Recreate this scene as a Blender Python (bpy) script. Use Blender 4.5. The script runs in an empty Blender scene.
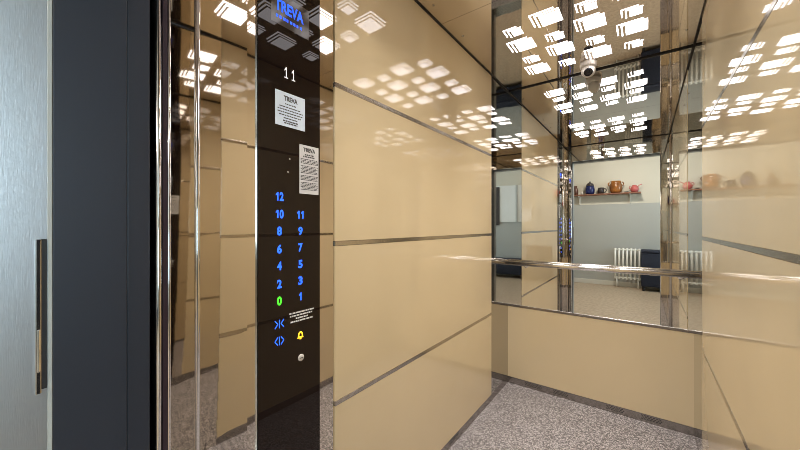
import bpy, bmesh, math, random
from mathutils import Matrix, Vector
random.seed(7)
SC = bpy.context.scene
COL = SC.collection
R = math.radians

# ------------------------------------------------------------------ dimensions (metres)
XL, XR = -0.83, 0.22            # faces of the side wall panels
YB = 2.469                      # back wall
YF = 0.2435                     # inner face of the front wall
H = 2.2134                      # cabin height
PY0, PY1 = 0.737, 2.128         # side panels run from .. to
SEAMS = (0.594, 1.1326, 1.668)
PANEL_BOTTOM = 0.049
JL, JR = -0.765, 0.142          # door jambs
DOOR_H = 2.02
HALL_Y = -2.78

# ------------------------------------------------------------------ materials
def new_mat(name):
    m = bpy.data.materials.new(name); m.use_nodes = True
    return m, m.node_tree, m.node_tree.nodes['Principled BSDF']

def simple(name, col, rough=0.5, metal=0.0, spec=0.5, coat=0.0):
    m, nt, b = new_mat(name)
    b.inputs['Base Color'].default_value = (*col, 1)
    b.inputs['Roughness'].default_value = rough
    b.inputs['Metallic'].default_value = metal
    b.inputs['Specular IOR Level'].default_value = spec
    b.inputs['Coat Weight'].default_value = coat
    return m

def noise_bump(m, scale, strength, dist, detail=2, stretch=None):
    nt = m.node_tree; b = nt.nodes['Principled BSDF']
    tc = nt.nodes.new('ShaderNodeTexCoord'); n = nt.nodes.new('ShaderNodeTexNoise')
    bp = nt.nodes.new('ShaderNodeBump')
    n.inputs['Scale'].default_value = scale; n.inputs['Detail'].default_value = detail
    bp.inputs['Strength'].default_value = strength; bp.inputs['Distance'].default_value = dist
    if stretch:
        mp = nt.nodes.new('ShaderNodeMapping'); mp.inputs['Scale'].default_value = stretch
        nt.links.new(tc.outputs['Object'], mp.inputs['Vector']); nt.links.new(mp.outputs['Vector'], n.inputs['Vector'])
    else:
        nt.links.new(tc.outputs['Object'], n.inputs['Vector'])
    nt.links.new(n.outputs['Fac'], bp.inputs['Height']); nt.links.new(bp.outputs['Normal'], b.inputs['Normal'])
    return m

def noise_colour(m, c1, c2, scale, detail=3, lo=0.35, hi=0.65, stretch=None):
    nt = m.node_tree; b = nt.nodes['Principled BSDF']
    tc = nt.nodes.new('ShaderNodeTexCoord'); n = nt.nodes.new('ShaderNodeTexNoise')
    cr = nt.nodes.new('ShaderNodeValToRGB')
    n.inputs['Scale'].default_value = scale; n.inputs['Detail'].default_value = detail
    cr.color_ramp.elements[0].position = lo; cr.color_ramp.elements[0].color = (*c1, 1)
    cr.color_ramp.elements[1].position = hi; cr.color_ramp.elements[1].color = (*c2, 1)
    if stretch:
        mp = nt.nodes.new('ShaderNodeMapping'); mp.inputs['Scale'].default_value = stretch
        nt.links.new(tc.outputs['Object'], mp.inputs['Vector']); nt.links.new(mp.outputs['Vector'], n.inputs['Vector'])
    else:
        nt.links.new(tc.outputs['Object'], n.inputs['Vector'])
    nt.links.new(n.outputs['Fac'], cr.inputs['Fac']); nt.links.new(cr.outputs['Color'], b.inputs['Base Color'])
    return m

def emit(name, col, strength):
    m, nt, b = new_mat(name)
    b.inputs['Base Color'].default_value = (*[min(1, c) * .8 for c in col], 1)
    b.inputs['Emission Color'].default_value = (*col, 1)
    b.inputs['Emission Strength'].default_value = strength
    return m

M = {}
M['beige'] = noise_colour(simple('beige_gloss_laminate', (.60, .45, .25), 0.030, 0, 1.0), (.62, .502, .312), (.65, .527, .328), 2.2, 2)
M['steel'] = noise_bump(simple('polished_steel', (.70, .65, .585), 0.035, 1.0), 3.0, 0.10, 0.01, 1)
M['plate'] = noise_bump(simple('mirror_plate_steel', (.70, .655, .595), 0.03, 1.0), 3.0, 0.08, 0.01, 1)
M['corner'] = simple('corner_strip_steel', (.52, .50, .465), 0.03, 1.0)
M['chrome'] = simple('chrome', (.80, .78, .75), 0.08, 1.0)
M['rail'] = simple('satin_chrome', (.86, .86, .88), 0.20, 1.0)
M['mirror'] = simple('silvered_mirror', (.90, .90, .87), 0.0, 1.0)
M['ceiling'] = noise_bump(simple('ceiling_polished_steel', (.74, .68, .61), 0.02, 1.0), 2.0, 0.04, 0.01, 1)
M['strip'] = simple('aluminium_strip', (.55, .52, .48), 0.18, 1.0)
M['kick'] = simple('kick_plate_steel', (.36, .33, .31), 0.25, 1.0)
M['black'] = simple('black_rubber', (.012, .010, .009), 0.6)
M['glass'] = simple('black_glass', (.012, .007, .0055), 0.02, 0, 0.32)
M['frame'] = noise_bump(simple('anthracite_paint', (.021, .024, .032), 0.40), 300, 0.05, 0.001)
M['brushed'] = noise_bump(simple('brushed_steel', (.50, .50, .49), 0.40, 1.0), 220, 0.10, 0.001, 3, (1, 4, 0.3))
M['edge'] = simple('pale_edge_trim', (.40, .41, .37), 0.4, 0.0)
M['light'] = emit('led_diffuser', (1.0, 0.955, 0.985), 3.6)
M['blue'] = emit('blue_led', (.014, .10, 1.0), 1.9)
M['bluelogo'] = emit('blue_logo_led', (.004, .075, 1.0), 1.7)
M['green'] = emit('green_led', (.05, .85, .02), 1.6)
M['amber'] = emit('amber_led', (1.0, .55, .02), 2.0)
M['whiteled'] = emit('white_led', (.9, .86, .85), 0.55)
M['display'] = simple('display_grey', (.065, .055, .05), 0.08)
M['halo'] = emit('blue_halo', (.005, .03, .35), 0.35)
M['label'] = simple('silver_blue_sticker', (.74, .83, .92), 0.35)
M['paper'] = simple('white_sticker', (.70, .69, .68), 0.4)
M['ink'] = simple('dark_ink', (.08, .075, .08), 0.6)
M['whiteink'] = simple('white_print', (.72, .70, .68), 0.5)
M['plastic'] = simple('white_plastic', (.62, .58, .52), 0.3)
M['lens'] = simple('dark_lens', (.01, .01, .012), 0.08)
M['hallwall'] = simple('hall_cream_paint', (.58, .54, .45), 0.7)
M['hallgrey'] = simple('hall_grey_oil_paint', (.39, .395, .37), 0.35)
M['hallceil'] = simple('hall_ceiling_white', (.75, .74, .72), 0.8)
M['hallfloor'] = noise_colour(simple('hall_floor', (.35, .28, .2), 0.35), (.34, .25, .17), (.48, .37, .26), 25, 4)
M['skirt'] = simple('pale_skirting', (.60, .58, .52), 0.4)
M['radiator'] = simple('radiator_enamel', (.80, .80, .76), 0.3)
M['navy'] = noise_bump(simple('navy_cloth', (.005, .009, .024), 0.7), 200, 0.2, 0.002)
M['wood'] = noise_colour(simple('red_brown_wood', (.22, .09, .05), 0.5), (.17, .065, .035), (.27, .12, .065), 6, 4, .3, .7, (1, 12, 12))
M['brownclay'] = simple('brown_clay', (.09, .035, .02), 0.25)
M['cobalt'] = simple('cobalt_glaze', (.010, .015, .080), 0.12)
M['darkclay'] = simple('dark_clay', (.035, .025, .024), 0.3)
M['orange'] = noise_colour(simple('amber_glaze', (.36, .12, .02), 0.15), (.17, .058, .014), (.31, .11, .02), 9, 3)
M['pink'] = simple('pink_glaze', (.45, .11, .10), 0.2)
M['white'] = simple('white_glaze', (.7, .68, .62), 0.3)
M['frost'] = simple('white_joinery', (.72, .72, .70), 0.4)
M['darkwood'] = simple('dark_louvre', (.045, .032, .03), 0.5)

# speckled floor covering
fm, nt, b = new_mat('speckled_vinyl'); M['floor'] = fm
tc = nt.nodes.new('ShaderNodeTexCoord')
vo = nt.nodes.new('ShaderNodeTexVoronoi'); vo.inputs['Scale'].default_value = 175
n2 = nt.nodes.new('ShaderNodeTexNoise'); n2.inputs['Scale'].default_value = 110; n2.inputs['Detail'].default_value = 4
cr = nt.nodes.new('ShaderNodeValToRGB')
e = cr.color_ramp.elements
e[0].position = 0.0; e[0].color = (.045, .039, .040, 1)
e[1].position = 1.0; e[1].color = (.66, .62, .62, 1)
for p, c in ((.32, (.10, .090, .088)), (.50, (.20, .182, .178)), (.70, (.34, .312, .306))):
    k = e.new(p); k.color = (*c, 1)
mx = nt.nodes.new('ShaderNodeMix'); mx.data_type = 'FLOAT'; mx.inputs[0].default_value = 0.3
sep = nt.nodes.new('ShaderNodeSeparateColor')
nt.links.new(tc.outputs['Object'], vo.inputs['Vector']); nt.links.new(tc.outputs['Object'], n2.inputs['Vector'])
nt.links.new(vo.outputs['Color'], sep.inputs['Color'])
nt.links.new(sep.outputs[0], mx.inputs[2]); nt.links.new(n2.outputs['Fac'], mx.inputs[3])
nt.links.new(mx.outputs[0], cr.inputs['Fac']); nt.links.new(cr.outputs['Color'], b.inputs['Base Color'])
b.inputs['Roughness'].default_value = 0.5

# ------------------------------------------------------------------ mesh helpers
def add_box(bm, x0, x1, y0, y1, z0, z1, bev=0.0, seg=2):
    t = bmesh.new()
    bmesh.ops.create_cube(t, size=1.0)
    for v in t.verts:
        v.co = Vector(((x0 + x1) / 2 + v.co.x * (x1 - x0), (y0 + y1) / 2 + v.co.y * (y1 - y0), (z0 + z1) / 2 + v.co.z * (z1 - z0)))
    if bev > 0:
        bmesh.ops.bevel(t, geom=list(t.edges), offset=bev, segments=seg, profile=0.5, affect='EDGES')
    me = bpy.data.meshes.new('t'); t.to_mesh(me); t.free(); bm.from_mesh(me); bpy.data.meshes.remove(me)

def add_prism(bm, pts, normal_axis, d0, d1):
    """2-D outline extruded along an axis; outline in the other two axes (in order)."""
    def P(p, d):
        q = list(p); q.insert(normal_axis, d); return Vector(q)
    a = [bm.verts.new(P(p, d0)) for p in pts]; c = [bm.verts.new(P(p, d1)) for p in pts]
    n = len(pts)
    f = [bm.faces.new(a), bm.faces.new(c[::-1])]
    for i in range(n):
        f.append(bm.faces.new((a[i], c[i], c[(i + 1) % n], a[(i + 1) % n])))
    bmesh.ops.recalc_face_normals(bm, faces=f)

def add_lathe(bm, prof, cx=0, cy=0, cz=0, seg=32, rot=None):
    rings = []
    T = Matrix.Translation((cx, cy, cz)) @ (rot or Matrix())
    for r, z in prof:
        if r < 1e-6:
            rings.append([bm.verts.new(T @ Vector((0, 0, z)))])
        else:
            rings.append([bm.verts.new(T @ Vector((r * math.cos(2 * math.pi * i / seg), r * math.sin(2 * math.pi * i / seg), z))) for i in range(seg)])
    fs = []
    for a, c in zip(rings, rings[1:]):
        for i in range(seg):
            j = (i + 1) % seg
            if len(a) == 1 and len(c) == 1: continue
            if len(a) == 1: fs.append(bm.faces.new((a[0], c[j], c[i])))
            elif len(c) == 1: fs.append(bm.faces.new((a[i], a[j], c[0])))
            else: fs.append(bm.faces.new((a[i], a[j], c[j], c[i])))
    bmesh.ops.recalc_face_normals(bm, faces=fs)

def add_tube(bm, path, r, seg=14, caps=True):
    path = [Vector(p) for p in path]; rings = []
    up0 = None
    for i, p in enumerate(path):
        d = (path[min(i + 1, len(path) - 1)] - path[max(i - 1, 0)]).normalized()
        if up0 is None:
            up0 = Vector((0, 0, 1)) if abs(d.z) < .9 else Vector((1, 0, 0))
        s = d.cross(up0).normalized(); u = s.cross(d).normalized(); up0 = u
        rings.append([bm.verts.new(p + r * (math.cos(2 * math.pi * k / seg) * s + math.sin(2 * math.pi * k / seg) * u)) for k in range(seg)])
    fs = []
    for a, c in zip(rings, rings[1:]):
        for k in range(seg):
            fs.append(bm.faces.new((a[k], a[(k + 1) % seg], c[(k + 1) % seg], c[k])))
    if caps:
        fs.append(bm.faces.new(rings[0][::-1])); fs.append(bm.faces.new(rings[-1]))
    bmesh.ops.recalc_face_normals(bm, faces=fs)

def obj(name, bm, mat, parent=None, smooth=False, label=None):
    me = bpy.data.meshes.new(name); bm.to_mesh(me); bm.free()
    me.materials.append(M[mat] if isinstance(mat, str) else mat)
    if smooth:
        for p in me.polygons: p.use_smooth = True
    o = bpy.data.objects.new(name, me); COL.objects.link(o)
    if parent:
        o.parent = parent
        o.matrix_parent_inverse = Matrix()
        # parts are modelled in world coordinates: shift the mesh into the thing's frame
        root, off = parent, Vector((0, 0, 0))
        while root:
            off += root.location; root = root.parent
        me.transform(Matrix.Translation(-off))
    if label: o['label'] = label
    return o

def boxo(name, mat, dims, parent=None, bev=0.0, label=None):
    bm = bmesh.new(); add_box(bm, *dims, bev=bev)
    return obj(name, bm, mat, parent, label=label)

def thing(name, label, cat, loc, group=None):
    o = bpy.data.objects.new(name, None); COL.objects.link(o)
    o.location = loc; o.empty_display_size = .05
    o['label'] = label; o['category'] = cat
    if group: o['group'] = group
    return o

def tag(o, label, cat, group=None):
    o['label'] = label; o['category'] = cat
    if group: o['group'] = group
    return o

def struct(o, label, cat):
    o['kind'] = 'structure'; o['label'] = label; o['category'] = cat
    return o

def origin_to(o, loc):
    loc = Vector(loc)
    o.data.transform(Matrix.Translation(-loc)); o.location = loc
    return o

def text_mesh(bm, s, size, cx, cz, xf, width=None, font_shear=0.0, thick=0.0004, bold=0.0):
    """text on a face looking +X: reading direction +Y, up +Z, centred on (cx, cz)."""
    cu = bpy.data.curves.new('t', 'FONT'); cu.body = s; cu.size = size; cu.align_x = 'CENTER'; cu.align_y = 'CENTER'
    cu.offset = bold; cu.shear = font_shear; cu.extrude = thick; cu.resolution_u = 4
    o = bpy.data.objects.new('t', cu); COL.objects.link(o)
    bpy.context.view_layer.update()
    me = bpy.data.meshes.new_from_object(o.evaluated_get(bpy.context.evaluated_depsgraph_get()))
    xs = [v.co.x for v in me.vertices]; ys = [v.co.y for v in me.vertices]
    w = max(xs) - min(xs); mx_, my_ = (max(xs) + min(xs)) / 2, (max(ys) + min(ys)) / 2
    k = (width / w) if width else 1.0
    for v in me.vertices:
        x, y, z = (v.co.x - mx_) * k, v.co.y - my_, v.co.z
        v.co = Vector((xf + z, cx + x, cz + y))
    bm.from_mesh(me)
    bpy.data.objects.remove(o); bpy.data.curves.remove(cu); bpy.data.meshes.remove(me)

def digit_one(bm, cy, cz, h, w, xf, serif=False):
    s_ = w * (.22 if serif else .40)
    L = cz - h / 2; T = cz + h / 2; x1 = cy + w * (.20 if serif else .35)
    add_prism(bm, [(x1 - s_, L), (x1, L), (x1, T), (x1 - s_ * .8, T), (x1 - s_ - w * .38, T - h * .24), (x1 - s_ - w * .38, T - h * .38), (x1 - s_, T - h * .26)], 0, xf - .0003, xf + .0004)
    if serif:
        add_prism(bm, [(x1 - s_ / 2 - w * .5, L), (x1 - s_ / 2 + w * .5, L), (x1 - s_ / 2 + w * .5, L + h * .09), (x1 - s_ / 2 - w * .5, L + h * .09)], 0, xf - .0003, xf + .00045)

def word_rows(bm, y0, y1, rows, xf, h, fill=0.7):
    """unreadably small print: rows of little word-sized dashes; rows = (z, indent)."""
    for z, ind in rows:
        y = y0 + ind
        while y < y1 - ind - .002:
            w = min(random.uniform(.003, .009), y1 - ind - y)
            add_box(bm, xf, xf + .0003, y, y + w, z - h / 2, z + h / 2)
            y += w + .0016

# ------------------------------------------------------------------ cabin: floor and ceiling
floor = struct(boxo('floor', 'floor', (XL - .02, XR + .02, YF - .02, YB + .02, -.05, 0)),
               'grey speckled lift cabin floor', 'floor')
ceil_ = boxo('ceiling', 'ceiling', (XL - .02, XR + .02, 1.4390, YB + .02, H, H + .03))
struct(ceil_, 'mirror-polished steel lift ceiling', 'ceiling')
boxo('ceiling_panel', 'ceiling', (XL - .02, XR + .02, YF - .04, 1.4372, H, H + .03), ceil_)
bm = bmesh.new()
for x0, x1, y0, y1 in ((XL - .004, XL + .004, YF, YB), (XR - .004, XR + .004, YF, YB), (XL, XR, YB - .007, YB + .004), (XL, XR, YF - .004, YF + .006)):
    add_box(bm, x0, x1, y0, y1, H - .007, H + .002)
obj('shadow_gap', bm, 'black', ceil_, label='black shadow line where the walls meet the ceiling')
for x in (XL + .047, XR - .047):
    for y in (1.292, 1.597, .60, 2.25):
        bm = bmesh.new(); add_lathe(bm, [(0, -.003), (.004, -.003), (.0065, -.001), (.0065, .001), (0, .001)], x, y, H, 16)
        obj('screw', bm, 'strip', ceil_, True)

LAMP_BIG, LAMP_SMALL = .76, .23
# ceiling lights: a square diffuser with two L-shaped slots on its left and near sides
def make_light(big):
    s, m = (.112, .094) if big else (.070, .050)
    t = thing('ceiling_light', '', 'ceiling light', (0, 0, H))
    z0, z1 = -.0015, .0005
    off = .0370 if big else .034
    bm = bmesh.new(); add_box(bm, off, off + m, off, off + m, z0, z1)
    d = obj('diffuser', bm, 'light', None); d.parent = t
    w, g = (.0074, .0185) if big else (.0066, .0170)
    for k in range(2):
        o0 = k * g
        L = [(o0, o0), (o0 + s, o0), (o0 + s, o0 + w), (o0 + w, o0 + w), (o0 + w, o0 + s), (o0, o0 + s)]
        bm = bmesh.new(); add_prism(bm, L, 2, z0, z1)
        st = obj('light_strip', bm, 'light', None); st.parent = t
    la = bpy.data.lights.new('led_array', 'AREA'); la.shape = 'SQUARE'; la.size = m; la.energy = LAMP_BIG if big else LAMP_SMALL
    la.color = (1.0, .955, .93); la.spread = R(100)
    lo = bpy.data.objects.new('led_array', la); COL.objects.link(lo); lo.parent = t; lo.location = (off + m / 2, off + m / 2, -.003)
    return t
proto = {True: make_light(True), False: make_light(False)}
used = {True: False, False: False}
rown = ['row nearest back wall', 'second row from back wall', 'third row from back wall', 'fourth row from back wall']
rown_f = ['row nearest doorway', 'second row from doorway', 'third row from doorway', 'fourth row from doorway']
coln = ['first from left wall', 'second from left wall', 'third from left wall', 'last beside right wall']
for half in (0, 1):
    for j in range(4):
        for i in range(4):
            big = (i + j) % 2 == 1
            x = -.622 + .168 * i; y = (1.637 if half == 0 else .625) + .174 * j
            if not big: x += .025; y += .046
            t = proto[big]
            if used[big]:
                src = t; t = src.copy(); COL.objects.link(t)
                for ch in src.children:
                    c = ch.copy(); COL.objects.link(c); c.parent = t
            used[big] = True
            t.location = (x, y, H)
            row = rown[3 - j] if half == 0 else rown_f[j]
            t['label'] = ('large' if big else 'small') + ' square ceiling light, ' + row + ', ' + coln[i]
            t['group'] = ('large' if big else 'small') + ' square lights of the lift ceiling'

# ------------------------------------------------------------------ side walls
def side_wall(name, xf, sgn, label):
    """xf: panel face; sgn +1 when the wall faces +X"""
    d = lambda a, c: (min(xf - sgn * a, xf - sgn * c), max(xf - sgn * a, xf - sgn * c))
    x = d(.005, .03)
    w = boxo(name, 'steel', (*x, .4373 if sgn > 0 else PY0 - .002, YB, 0, H)); struct(w, label, 'wall')
    x = d(.034, .05)
    boxo('backing', 'black', (*x, YF - .02, .75, 0, H), w)
    zs = [PANEL_BOTTOM] + [z for s in SEAMS for z in (s - .0085, s + .0085)] + [H - .006]
    x = d(0, .006)
    bm = bmesh.new(); tl = .0024 if sgn > 0 else 0.0
    add_prism(bm, [(xf - sgn * .0015, PY1), (xf - sgn * (.0015 + tl), YB), (xf - sgn * .0055, YB), (xf - sgn * .0055, PY1)], 2, PANEL_BOTTOM, H - .006)
    obj('corner_strip', bm, 'corner', w, label='darker steel strip in the rear corner')
    for k in range(4):
        boxo('panel', 'beige', (*x, PY0, PY1, zs[2 * k], zs[2 * k + 1]), w, bev=.0008, label='glossy beige wall panel')
    for s in SEAMS:
        x = d(-.0008, .006)
        boxo('seam_strip', 'strip', (*x, PY0, PY1, s - .0083, s + .0083), w, bev=.0012, label='thin metal strip between two panels')
    x = d(.0035, .006)
    boxo('kick_plate', 'kick', (*x, PY0 - .06, YB, 0, PANEL_BOTTOM - .001), w, label='dark metal kick plate along the floor')
    return w
wl = side_wall('wall_left', XL, 1, 'left lift wall of beige panels and polished steel')
wr = side_wall('wall_right', XR, -1, 'right lift wall of beige panels and polished steel')
# bright bead in the mirror strip beside the doorway
for w, xf, sgn in ((wl, XL, 1), (wr, XR, -1)):
    bm = bmesh.new(); xc = xf - sgn * .005
    xc = xf - sgn * .0075; add_tube(bm, [(xc, .3203, 0.0), (xc, .3203, H)], .0062, 18)
    obj('bead', bm, 'chrome', w, True, 'bright vertical metal bead')

# the mirror plates beside the doorway are not quite parallel to the walls
for w, xf, sgn, y1 in ((wl, XL, 1, .4373), (wr, XR, -1, PY0 - .002)):
    bm = bmesh.new(); n = 48; fr_, bk_ = [], []
    for k in range(n + 1):
        z = .002 + (H - .010) * k / n
        tilt = .024 + .021 * min(1.0, z / 1.3) + (.0 if sgn > 0 else .016)
        for lst, dd in ((fr_, 0.0), (bk_, .004)):
            lst.append((bm.verts.new((xf - sgn * (.0015 + dd + tilt * (y1 - YF)), YF, z)), bm.verts.new((xf - sgn * (.0015 + dd), y1, z))))
    fs = []
    for k in range(n):
        for lst in (fr_, bk_):
            fs.append(bm.faces.new((lst[k][0], lst[k][1], lst[k + 1][1], lst[k + 1][0])))
        for e_ in (0, 1):
            fs.append(bm.faces.new((fr_[k][e_], bk_[k][e_], bk_[k + 1][e_], fr_[k + 1][e_])))
    for k in (0, n):
        fs.append(bm.faces.new((fr_[k][0], fr_[k][1], bk_[k][1], bk_[k][0])))
    bmesh.ops.recalc_face_normals(bm, faces=fs)
    obj('mirror_plate', bm, 'plate', w, False, 'tall polished mirror plate beside the doorway')

# ------------------------------------------------------------------ back wall
MB = 0.592
wb = boxo('wall_back', 'steel', (XL - .03, XR + .03, YB + .006, YB + .04, 0, H)); struct(wb, 'back lift wall', 'wall')
boxo('panel', 'beige', (XL - .004, XR + .004, YB, YB + .008, PANEL_BOTTOM, MB - .0105), wb, bev=.0008, label='glossy beige panel below the mirror')
boxo('seam_strip', 'kick', (XL - .004, XR + .004, YB - .002, YB + .006, MB - .010, MB + .0055), wb, bev=.001, label='dark metal strip below the mirror')
boxo('mirror_edge', 'rail', (XL - .004, XR + .004, YB - .0032, YB + .006, MB + .0058, MB + .0085), wb, bev=.001, label='bright edge under the mirror')
kp = boxo('kick_plate', 'kick', (XL - .004, XR + .004, YB - .001, YB + .006, 0, PANEL_BOTTOM - .001), wb, label='dark metal kick plate with vent holes')
for a, c in ((-.707, -.589), (-.516, -.421), (-.20, -.105), (-.019, .081)):
    bm = bmesh.new()
    n = 7
    for r_ in range(3):
        for k in range(n):
            xx = a + (c - a) * (k + (.5 if r_ % 2 else 0)) / n
            add_box(bm, xx, xx + .0085, YB - .0014, YB, .016 + .0095 * r_, .0215 + .0095 * r_)
    obj('vent_holes', bm, 'black', kp, label='group of dark vent holes')
bm = bmesh.new()
for r_ in range(3):
    for k in range(9):
        yy = 1.55 + .011 * (k + (.5 if r_ % 2 else 0))
        add_box(bm, XL - .004, XL - .0031, yy, yy + .0065, .018 + .0085 * r_, .0235 + .0085 * r_)
kl = [c for c in wl.children if c.name.startswith('kick_plate')][0]
obj('vent_holes', bm, 'black', kl, label='group of dark vent holes')

mir = boxo('wall_mirror', 'mirror', (XL - .0045, XR + .0045, YB - .0005, YB + .006, MB + .0085, H - .006))
tag(mir, 'large frameless mirror filling the back wall above the handrail strip', 'mirror')
origin_to(mir, ((XL + XR) / 2, YB, MB))

# handrail
RZ, RY, RR = .9165, YB - .055, .0165
hr = thing('handrail', 'chrome handrail tube running across the back mirror', 'handrail', ((XL + XR) / 2, RY, RZ))
bm = bmesh.new(); add_tube(bm, [(XL - .003, RY, RZ), (XR + .003, RY, RZ)], RR, 24)
obj('rail', bm, 'rail', hr, True)
for x in (-.70, .165):
    bm = bmesh.new()
    add_tube(bm, [(x, RY, RZ - .010), (x, RY + .02, RZ - .016), (x, YB - .0005, RZ - .016)], .006, 12)
    add_lathe(bm, [(0, 0), (.018, 0), (.018, .004), (.012, .006), (0, .006)], x, YB - .0005, RZ - .016, 20, Matrix.Rotation(R(90), 4, 'X'))
    obj('bracket', bm, 'chrome', hr, True)

# dome camera hanging from the ceiling
CX, CY = -.283, 2.330
dc = thing('security_camera', 'white dome security camera on the ceiling above the mirror', 'camera', (CX, CY, H))
bm = bmesh.new(); add_lathe(bm, [(0, 0), (.046, 0), (.047, -.004), (.047, -.024), (.043, -.032), (.034, -.034), (0, -.034)], CX, CY, H, 36)
obj('base', bm, 'plastic', dc, True)
bm = bmesh.new()
add_lathe(bm, [(.040 * math.sin(t), .040 * math.cos(t)) for t in [math.pi * k / 20 for k in range(21)]], CX, CY, H - .052, 32)
obj('eyeball', bm, 'plastic', dc, True)
dirv = (Vector((-.1, 0.9, 1.25)) - Vector((CX, CY, H - .052))).normalized()
q = Vector((0, 0, 1)).rotation_difference(dirv).to_matrix().to_4x4()
bm = bmesh.new(); add_lathe(bm, [(0, .0425), (.012, .0425), (.0235, .0405), (.0255, .034), (0, .034)], CX, CY, H - .052, 28, q)
obj('lens_window', bm, 'lens', dc, True, 'round dark lens window')
bm = bmesh.new(); add_lathe(bm, [(.0240, .0400), (.0275, .0385), (.0290, .031), (.0245, .031)], CX, CY, H - .052, 28, q)
obj('lens_ring', bm, 'plastic', dc, True)

# ------------------------------------------------------------------ control panel on the left wall
CY0, CY1 = .4648, .6728
XP = XL + .0015                  # panel face
cop = thing('control_panel', 'tall black glass lift control panel with lit blue floor buttons', 'control panel', (XL, (CY0 + CY1) / 2, 0))
boxo('face', 'glass', (XL - .005, XP, CY0, CY1, .004, H - .007), cop, bev=.0008)
for y in (CY0 - .0014, CY1 + .0004):
    boxo('edge_trim', 'strip', (XL - .005, XP - .0025, y, y + .0010, .004, H - .007), cop, label='thin bright metal edge')
# display and logo
ds = boxo('display', 'display', (XP, XP + .0004, .503, .630, 1.765, 1.855), cop, label='grey display window')
bm = bmesh.new(); text_mesh(bm, 'TREVA', .044, .562, 1.820, XP + .0006, .095, bold=.0012); obj('logo_text', bm, 'bluelogo', ds, label='glowing blue lettering TREVA')
bm = bmesh.new()
for k in range(8):
    add_box(bm, XP + .0004, XP + .0008, .518 + k * .0113, .518 + k * .0113 + random.uniform(.005, .009), 1.783, 1.791)
obj('logo_line', bm, 'bluelogo', ds, label='row of small glowing blue marks')
bm = bmesh.new(); digit_one(bm, .5500, 1.6360, .032, .0115, XP + .0003, True); digit_one(bm, .5740, 1.6360, .032, .0115, XP + .0003, True)
obj('floor_number', bm, 'whiteled', cop, label='white floor number 11')
# stickers
def sticker(y0, y1, z0, z1, mat, label):
    return boxo('sticker', mat, (XP, XP + .0005, y0, y1, z0, z1), cop, label=label)
s1 = sticker(.5152, .6155, 1.4798, 1.5785, 'label', 'square silver sticker with TREVA heading')
bm = bmesh.new(); text_mesh(bm, 'TREVA', .0190, .5655, 1.561, XP + .0006, .046, bold=.0007)
for z, ind in ((1.545, .030), (1.536, .012), (1.528, .006), (1.520, .006), (1.512, .010), (1.504, .025)):
    word_rows(bm, .517, .613, [(z, ind)], XP + .0005, .0030)
word_rows(bm, .540, .592, [(1.496, 0), (1.490, .004)], XP + .0005, .004)
obj('print', bm, 'ink', s1)
s2 = sticker(.5957, .6668, 1.2903, 1.4388, 'paper', 'tall white notice with TREVA heading')
bm = bmesh.new(); text_mesh(bm, 'TREVA', .0165, .6315, 1.425, XP + .0006, .044, bold=.0006)
for z, ind in ((1.410, .016), (1.404, .010)):
    word_rows(bm, .599, .664, [(z, ind)], XP + .0005, .004)
z = 1.396
while z > 1.300:
    if not (1.379 < z < 1.383 or 1.349 < z < 1.353 or 1.327 < z < 1.331):
        word_rows(bm, .600, .664, [(z, random.choice((0, .0, .004)))], XP + .0005, .0022)
    z -= .0042
obj('print', bm, 'ink', s2)
# lit call buttons
def button(txt, y, z, mat, w=None, label=None):
    bm = bmesh.new(); n = len(txt)
    for k, ch in enumerate(txt):
        yy = y + (k - (n - 1) / 2) * .0140
        if ch == '1': digit_one(bm, yy, z, .0232, .0105, XP + .0003)
        else: text_mesh(bm, ch, .0325, yy, z, XP + .0003, .0125 if n > 1 else .0145, bold=.0012)
    return obj('button', bm, mat, cop, label=label)
LY, RY_ = .5289, .5993
for txt, y, z in (('12', LY, 1.2761), ('10', LY, 1.2264), ('8', LY, 1.1781), ('6', LY, 1.127), ('4', LY, 1.0788), ('2', LY, 1.0276),
                  ('11', RY_, 1.2263), ('9', RY_, 1.1772), ('7', RY_, 1.1275), ('5', RY_, 1.0778), ('3', RY_, 1.0281), ('1', RY_, .9799)):
    button(txt, y, z, 'blue', .027 if len(txt) == 2 else None, 'glowing blue floor number ' + txt)
button('0', LY, .9794, 'green', None, 'glowing green floor number 0')
def glyph(polys, mat, label):
    bm = bmesh.new()
    for p in polys: add_prism(bm, p, 0, XP, XP + .0006)
    return obj('button', bm, mat, cop, label=label)
def bar(y0, z0, y1, z1, w=.0028):
    d = Vector((y1 - y0, z1 - z0)).normalized(); n = Vector((-d.y, d.x)) * w / 2
    return [(y0 + n.x, z0 + n.y), (y0 - n.x, z0 - n.y), (y1 - n.x, z1 - n.y), (y1 + n.x, z1 + n.y)]
y, z = LY, .9141
glyph([bar(y, z - .012, y, z + .012), bar(y - .014, z + .011, y - .005, z), bar(y - .014, z - .011, y - .005, z),
       bar(y + .014, z + .011, y + .005, z), bar(y + .014, z - .011, y + .005, z)], 'blue', 'glowing blue door close symbol')
y, z = LY, .8658
glyph([bar(y, z - .012, y, z + .012), bar(y - .005, z + .011, y - .014, z), bar(y - .005, z - .011, y - .014, z),
       bar(y + .005, z + .011, y + .014, z), bar(y + .005, z - .011, y + .014, z)], 'blue', 'glowing blue door open symbol')
y, z = RY_, .8645
bell = [(y - .011, z - .009), (y + .011, z - .009), (y + .009, z - .005), (y + .008, z + .003), (y + .005, z + .009), (y, z + .011), (y - .005, z + .009), (y - .008, z + .003), (y - .009, z - .005)]
inner = [(y - .0045, z - .004), (y + .0045, z - .004), (y + .004, z + .003), (y, z + .006), (y - .004, z + .003)]
bl = glyph([bell, [(y - .003, z - .013), (y + .003, z - .013), (y + .003, z - .010), (y - .003, z - .010)]], 'amber', 'glowing amber alarm bell symbol')
bm = bmesh.new(); add_prism(bm, inner, 0, XP + .0006, XP + .0009); obj('bell_cutout', bm, 'glass', bl)
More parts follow.
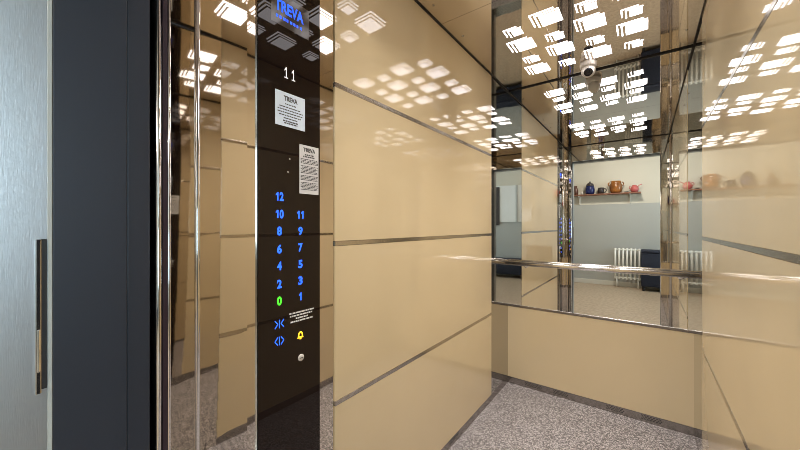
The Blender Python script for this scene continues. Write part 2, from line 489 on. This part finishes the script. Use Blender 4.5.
# small white print and the two pin-hole marks
bm = bmesh.new()
for zz, ind in ((.9345, 0), (.9260, .002), (.9175, .022), (.9090, .004)):
    word_rows(bm, .561, .648, [(zz, ind)], XP, .0046)
obj('print', bm, 'whiteink', cop, label='four short lines of white print')
for yy, zz in ((.5564, 1.3492), (.5625, 1.388)):
    bm = bmesh.new(); add_lathe(bm, [(0, .0008), (.0022, .0008), (.0022, 0)], XP, yy, zz, 12, Matrix.Rotation(R(90), 4, 'Y'))
    obj('pin_hole', bm, 'plastic', cop)
bm = bmesh.new(); add_lathe(bm, [(0, .003), (.0085, .003), (.0105, .0015), (.0105, 0)], XP, .6011, .7955, 28, Matrix.Rotation(R(90), 4, 'Y'))
ks = obj('key_switch', bm, 'plastic', cop, True, 'round pale key switch')
boxo('key_slot', 'black', (XP + .003, XP + .0034, .5950, .6072, .7945, .7965), ks)

# ------------------------------------------------------------------ front wall, door frame
wf = boxo('wall_front', 'steel', (XL - .03, JL, YF - .022, YF, 0, H)); struct(wf, 'lift front wall beside and above the doorway', 'wall')
boxo('return_panel', 'steel', (JR, XR + .03, YF - .022, YF, 0, H), wf)
boxo('header_panel', 'steel', (JL, JR, YF - .022, YF, DOOR_H, H), wf)
for x0, x1 in ((JL - .02, JL), (JR, JR + .02)):
    bm = bmesh.new()
    add_box(bm, x0, x1, .2180, YF + .0005, 0, DOOR_H + .02, bev=.002)
    obj('entrance_post', bm, 'steel', wf)
    xe = JL if x0 < -.3 else JR
    for yy, rr in ((.2236, .0052), (.2412, .0033)):
        bm = bmesh.new(); add_tube(bm, [(xe, yy, 0), (xe, yy, DOOR_H + .01)], rr, 12)
        obj('entrance_bead', bm, 'chrome', wf, True)
    boxo('dark_seal', simple('dark_plum_seal', (.028, .014, .02), .35), (xe - .002, xe + .002, .2298, .2380, 0, DOOR_H), wf)

# landing door frame: anthracite, stepped
fr = boxo('door_1', 'frame', (JL - .14, JL, .0802, .1747, 0, DOOR_H + .12), bev=.0015); struct(fr, 'dark grey landing door frame', 'door frame')
boxo('frame_step', 'frame', (JL - .14, JL - .003, .1759, .2104, 0, DOOR_H + .12), fr, bev=.0015)
boxo('frame_jamb', 'frame', (JR, JR + .14, .0802, .1747, 0, DOOR_H + .12), fr, bev=.0015)
boxo('frame_step', 'frame', (JR + .003, JR + .14, .1759, .2104, 0, DOOR_H + .12), fr, bev=.0015)
boxo('frame_head', 'frame', (JL, JR, .0802, .1747, DOOR_H, DOOR_H + .12), fr, bev=.0015)
boxo('frame_head', 'frame', (JL - .003, JR + .003, .1759, .2104, DOOR_H + .003, DOOR_H + .12), fr, bev=.0015)
# shaft side closing pieces behind the gap
for x0, x1 in ((JL - .14, JL - .05), (JR + .05, JR + .14)):
    boxo('gap_filler', 'black', (x0, x1, .2104, .2335, 0, DOOR_H + .12), fr)
boxo('gap_filler', 'black', (JL - .1, JR + .1, .2104, .2335, DOOR_H + .05, DOOR_H + .12), fr)
# landing portal: brushed steel lining with pale edge and latch plate
po = boxo('trim_1', 'brushed', (JL - .05, JL - .001, 0.0, .0746, 0, DOOR_H)); struct(po, 'brushed steel door lining with latch plate', 'door lining')
boxo('edge_strip', 'edge', (JL - .05, JL + .0005, .0746, .0800, 0, DOOR_H), po, bev=.0008, label='pale edge strip of the lining')
lp = boxo('latch_plate', 'chrome', (JL - .002, JL + .0035, .0613, .0680, .928, 1.172), po, bev=.0012, label='narrow chrome latch plate')
boxo('latch_slot', 'black', (JL - .0012, JL + .0012, .0680, .0737, .934, 1.172), lp)
boxo('latch_tongue', 'chrome', (JL, JL + .0050, .0628, .0669, .962, 1.030), lp, bev=.0018)
boxo('lining_right', 'brushed', (JR + .001, JR + .05, 0.0, .0746, 0, DOOR_H), po)
boxo('edge_strip', 'edge', (JR - .0005, JR + .05, .0746, .0800, 0, DOOR_H), po, bev=.0008)
boxo('lining_head', 'brushed', (JL - .05, JR + .05, 0.0, .0800, DOOR_H, DOOR_H + .05), po)
sill = boxo('trim_2', 'strip', (JL, JR, 0.0, YF - .02, -.03, -.001)); struct(sill, 'grooved aluminium door sill', 'door sill')
for k in range(6):
    boxo('sill_groove', 'black', (JL, JR, .025 + .033 * k, .033 + .033 * k, -.001, 0.0), sill)

# ------------------------------------------------------------------ landing hall behind the camera
HX0, HX1, HH = -2.6, 3.2, 2.75
bm = bmesh.new()
add_box(bm, HX0, JL - .05, 0.0, .0785, 0, HH); add_box(bm, JR + .05, HX1, 0.0, .0785, 0, HH); add_box(bm, JL - .05, JR + .05, 0.0, .0785, DOOR_H + .05, HH)
struct(obj('wall_hall_lift', bm, 'hallwall'), 'hall wall around the lift doorway', 'wall')
struct(boxo('floor_hall', 'hallfloor', (HX0, HX1, HALL_Y - .1, 0, -.05, -.001)), 'brownish hall floor', 'floor')
struct(boxo('ceiling_hall', 'hallceil', (HX0, HX1, HALL_Y - .1, .08, HH, HH + .05)), 'white hall ceiling', 'ceiling')
PZ = 1.622
whb = boxo('wall_hall_back', 'hallwall', (HX0, HX1, HALL_Y - .1, HALL_Y, PZ, HH)); struct(whb, 'hall back wall, cream above grey', 'wall')
boxo('grey_dado', 'hallgrey', (HX0, HX1, HALL_Y - .1, HALL_Y + .001, 0, PZ), whb, label='grey painted lower wall')
boxo('skirting', 'skirt', (HX0, HX1, HALL_Y, HALL_Y + .012, 0, .09), whb, label='pale skirting board')
for nm, x0, x1, s in (('wall_hall_left', HX0 - .1, HX0, 1), ('wall_hall_right', HX1, HX1 + .1, -1)):
    w = boxo(nm, 'hallwall', (x0, x1, HALL_Y - .1, .08, PZ, HH)); struct(w, 'hall side wall, cream above grey', 'wall')
    boxo('grey_dado', 'hallgrey', (x0, x1, HALL_Y - .1, .08, 0, PZ), w)

# shelf with pottery
SZ = 1.825; SY = HALL_Y + .10
sh = thing('wall_shelf', 'red-brown wooden wall shelf carrying pottery, seen in the mirror', 'shelf', (-.7, HALL_Y, SZ))
boxo('board', 'wood', (-1.42, -.06, HALL_Y, HALL_Y + .20, SZ - .022, SZ), sh, bev=.003)
for x in (-1.09, -.225):
    bm = bmesh.new()
    add_box(bm, x - .012, x + .012, HALL_Y, HALL_Y + .018, SZ - .20, SZ - .022, bev=.002)
    add_box(bm, x - .012, x + .012, HALL_Y, HALL_Y + .17, SZ - .040, SZ - .022, bev=.002)
    add_prism(bm, [(HALL_Y + .015, SZ - .19), (HALL_Y + .03, SZ - .19), (HALL_Y + .16, SZ - .05), (HALL_Y + .14, SZ - .05)], 0, x - .004, x + .004)
    obj('bracket', bm, 'white', sh, label='white shelf bracket')
def pot(name, label, cat, x, prof, mat, handles=(), lid=None, parts=()):
    t = thing(name, label, cat, (x, SY, SZ), 'pottery on the hall shelf')
    bm = bmesh.new(); add_lathe(bm, prof, x, SY, SZ, 36); obj('body', bm, mat, t, True)
    for pts, r_ in handles:
        bm = bmesh.new(); add_tube(bm, [(x + a, SY, SZ + c) for a, c in pts], r_, 10); obj('handle', bm, mat, t, True)
    if lid:
        bm = bmesh.new(); add_lathe(bm, lid[0], x, SY, SZ, 32); obj('lid', bm, lid[1], t, True, lid[2])
    return t
def arc(cx, cz, r_, a0, a1, n=9, sx=1.0):
    return [(cx + sx * r_ * math.cos(R(a0 + (a1 - a0) * k / n)), cz + r_ * math.sin(R(a0 + (a1 - a0) * k / n))) for k in range(n + 1)]
pot('vase', 'small brown clay vase at the left end of the shelf', 'vase', -1.155,
    [(0, 0), (.035, 0), (.048, .04), (.050, .09), (.036, .14), (.028, .165), (.034, .19), (.028, .19), (.022, .165), (0, .10)], 'brownclay')
pot('cup', 'tiny white cup between the brown vase and blue jar', 'cup', -1.035,
    [(0, 0), (.016, 0), (.022, .055), (.019, .055), (.014, .01), (0, .01)], 'white', [(arc(.020, .03, .013, -80, 80), .003)])
pot('jar', 'cobalt blue lidded jar on the shelf', 'jar', -.895,
    [(0, 0), (.062, 0), (.082, .04), (.086, .10), (.078, .155), (.062, .175), (0, .175)], 'cobalt', [],
    ([(.070, .172), (.072, .185), (.060, .215), (.040, .232), (.018, .238), (.014, .250), (.018, .262), (0, .268)], 'darkclay', 'dark domed lid'))
pot('mug', 'dark clay mug beside the blue jar', 'mug', -.705,
    [(0, 0), (.050, 0), (.053, .06), (.053, .125), (.046, .125), (.046, .02), (0, .02)], 'darkclay', [(arc(.052, .068, .040, -80, 80), .009)])
pot('cooking_pot', 'large amber brown two-handled pot on the shelf', 'pot', -.455,
    [(0, 0), (.070, 0), (.098, .045), (.108, .11), (.098, .175), (.082, .20), (.090, .235), (.080, .238), (.070, .20), (0, .12)], 'orange',
    [(arc(.094, .180, .032, -80, 95), .009), (arc(-.094, .180, .032, 260, 85), .009)])
pot('dish', 'small dark dish between the amber pot and pink pot', 'dish', -.285,
    [(0, 0), (.022, 0), (.040, .022), (.036, .024), (.018, .008), (0, .008)], 'darkclay')
pot('pitcher', 'pink glazed round pot at the right end of the shelf', 'pot', -.158,
    [(0, 0), (.040, 0), (.064, .035), (.068, .07), (.055, .108), (.034, .120), (.036, .138), (.028, .140), (.024, .115), (0, .07)], 'pink',
    [([(.05, .105), (.07, .13), (.09, .140), (.115, .150)], .008), (arc(-.055, .095, .028, 250, 80), .006)])

# radiator
rd = thing('radiator', 'white column radiator under the shelf against the grey hall wall', 'radiator', (-.27, HALL_Y + .09, 0))
for k in range(7):
    x = -.463 + k * .0635
    bm = bmesh.new()
    for yy in (HALL_Y + .06, HALL_Y + .13):
        add_tube(bm, [(x, yy, .17), (x, yy, .74)], .0150, 12)
    add_box(bm, x - .019, x + .019, HALL_Y + .045, HALL_Y + .145, .70, .755, bev=.015)
    add_box(bm, x - .019, x + .019, HALL_Y + .045, HALL_Y + .145, .155, .21, bev=.015)
    obj('radiator_column', bm, 'radiator', rd, True)
for zz in (.185, .725):
    bm = bmesh.new(); add_tube(bm, [(-.48, HALL_Y + .095, zz), (-.06, HALL_Y + .095, zz)], .014, 12)
    obj('header_pipe', bm, 'radiator', rd, True)
for x in (-.44, -.10):
    bm = bmesh.new(); add_tube(bm, [(x, HALL_Y + .095, 0), (x, HALL_Y + .095, .18)], .012, 10)
    obj('supply_pipe', bm, 'radiator', rd, True)

# navy box and low bench
def upholstered(name, label, cat, x0, x1, z1):
    t = thing(name, label, cat, ((x0 + x1) / 2, HALL_Y + .2, 0))
    bm = bmesh.new(); add_box(bm, x0, x1, HALL_Y + .02, HALL_Y + .36, .085, z1 - .055, bev=.012, seg=3); obj('body', bm, 'navy', t, True)
    bm = bmesh.new(); add_box(bm, x0 - .003, x1 + .003, HALL_Y + .018, HALL_Y + .365, z1 - .053, z1, bev=.018, seg=3); obj('cushion', bm, 'navy', t, True)
    for x in (x0 + .035, x1 - .035):
        for yy in (HALL_Y + .06, HALL_Y + .32):
            bm = bmesh.new(); add_lathe(bm, [(0, 0), (.016, 0), (.022, .087), (0, .087)], x, yy, 0, 14); obj('leg', bm, 'black', t, True)
upholstered('storage_box', 'tall navy blue upholstered box standing beside the white radiator', 'box', -.055, .42, .745)
upholstered('bench', 'low navy blue bench against the hall wall under the dark louvre', 'bench', .46, 1.62, .43)

# white joinery with a dark louvre in the hall wall
wj = boxo('window_2', 'frost', (.40, 1.42, HALL_Y + .0015, HALL_Y + .02, 1.28, 2.14)); struct(wj, 'white hall window frame with dark louvre', 'window')
boxo('frame_post', 'hallgrey', (.775, .82, HALL_Y + .02, HALL_Y + .05, 1.28, 2.14), wj, bev=.003)
boxo('grey_pane', 'hallgrey', (.42, .615, HALL_Y + .02, HALL_Y + .024, 1.56, 2.12), wj)
lv = boxo('louvre', 'darkwood', (1.045, 1.32, HALL_Y + .02, HALL_Y + .035, 1.20, 2.12), wj, label='dark louvred panel')
for k in range(22):
    boxo('slat', 'darkwood', (1.065, 1.30, HALL_Y + .035, HALL_Y + .048, 1.225 + .04 * k, 1.243 + .04 * k), lv)

# ------------------------------------------------------------------ lights added to the hall
def area(name, loc, rot, sx, sy, power, col):
    l = bpy.data.lights.new(name, 'AREA'); l.shape = 'RECTANGLE'; l.size = sx; l.size_y = sy; l.energy = power; l.color = col
    o = bpy.data.objects.new(name, l); COL.objects.link(o); o.location = loc; o.rotation_euler = rot
    return o
hl = thing('added_hall_lamp', 'added unseen ceiling lamp lighting the hall outside the lift', 'lamp', (-.3, -1.35, HH))  # unseen lamp, added to brighten the hall
bm = bmesh.new(); add_lathe(bm, [(0, 0), (.19, 0), (.19, -.02), (0, -.02)], -.3, -1.35, HH, 32); obj('base', bm, 'plastic', hl)
bm = bmesh.new(); add_lathe(bm, [(.175, -.02), (.16, -.05), (.11, -.08), (0, -.09)], -.3, -1.35, HH, 32)
obj('shade', bm, emit('added_lamp_glow', (1, .93, .84), 115.0), hl, True)
# unseen glowing window, added to throw bluish light on the door lining
wn = boxo('added_window', emit('added_daylight_pane', (.62, .83, 1.0), 11.0), (HX1 - .012, HX1 - .004, -2.1, -.5, .95, 2.35)); struct(wn, 'added unseen glowing window at the hall end', 'window')
bm = bmesh.new()
for y0, y1, z0, z1 in ((-2.16, -.44, .89, .95), (-2.16, -.44, 2.35, 2.41), (-2.16, -2.1, .95, 2.35), (-.5, -.44, .95, 2.35), (-1.33, -1.27, .95, 2.35)):
    add_box(bm, HX1 - .03, HX1 - .001, y0, y1, z0, z1, bev=.004)
obj('window_frame', bm, 'frost', wn)

# ------------------------------------------------------------------ world, camera, view
w = bpy.data.worlds.new('World'); SC.world = w; w.use_nodes = True
w.node_tree.nodes['Background'].inputs[0].default_value = (.6, .65, .7, 1)
w.node_tree.nodes['Background'].inputs[1].default_value = .1
cam = bpy.data.cameras.new('camera'); co = bpy.data.objects.new('camera', cam); COL.objects.link(co)
co.location = (0, 0, 1.1938); co.rotation_euler = (R(90), 0, R(37.0526))
cam.sensor_width = 36; cam.lens = 324.418 / 800 * 36; cam.shift_y = .48 / 800; cam.clip_start = .005
SC.camera = co
SC.view_settings.view_transform = 'Standard'; SC.view_settings.look = 'None'
SC.view_settings.gamma = 1; SC.view_settings.exposure = 0.2; SC.view_settings.use_curve_mapping = False
cy = SC.cycles
cy.max_bounces = 24; cy.glossy_bounces = 24; cy.diffuse_bounces = 8
cy.use_denoising = True; cy.filter_width = 0.8
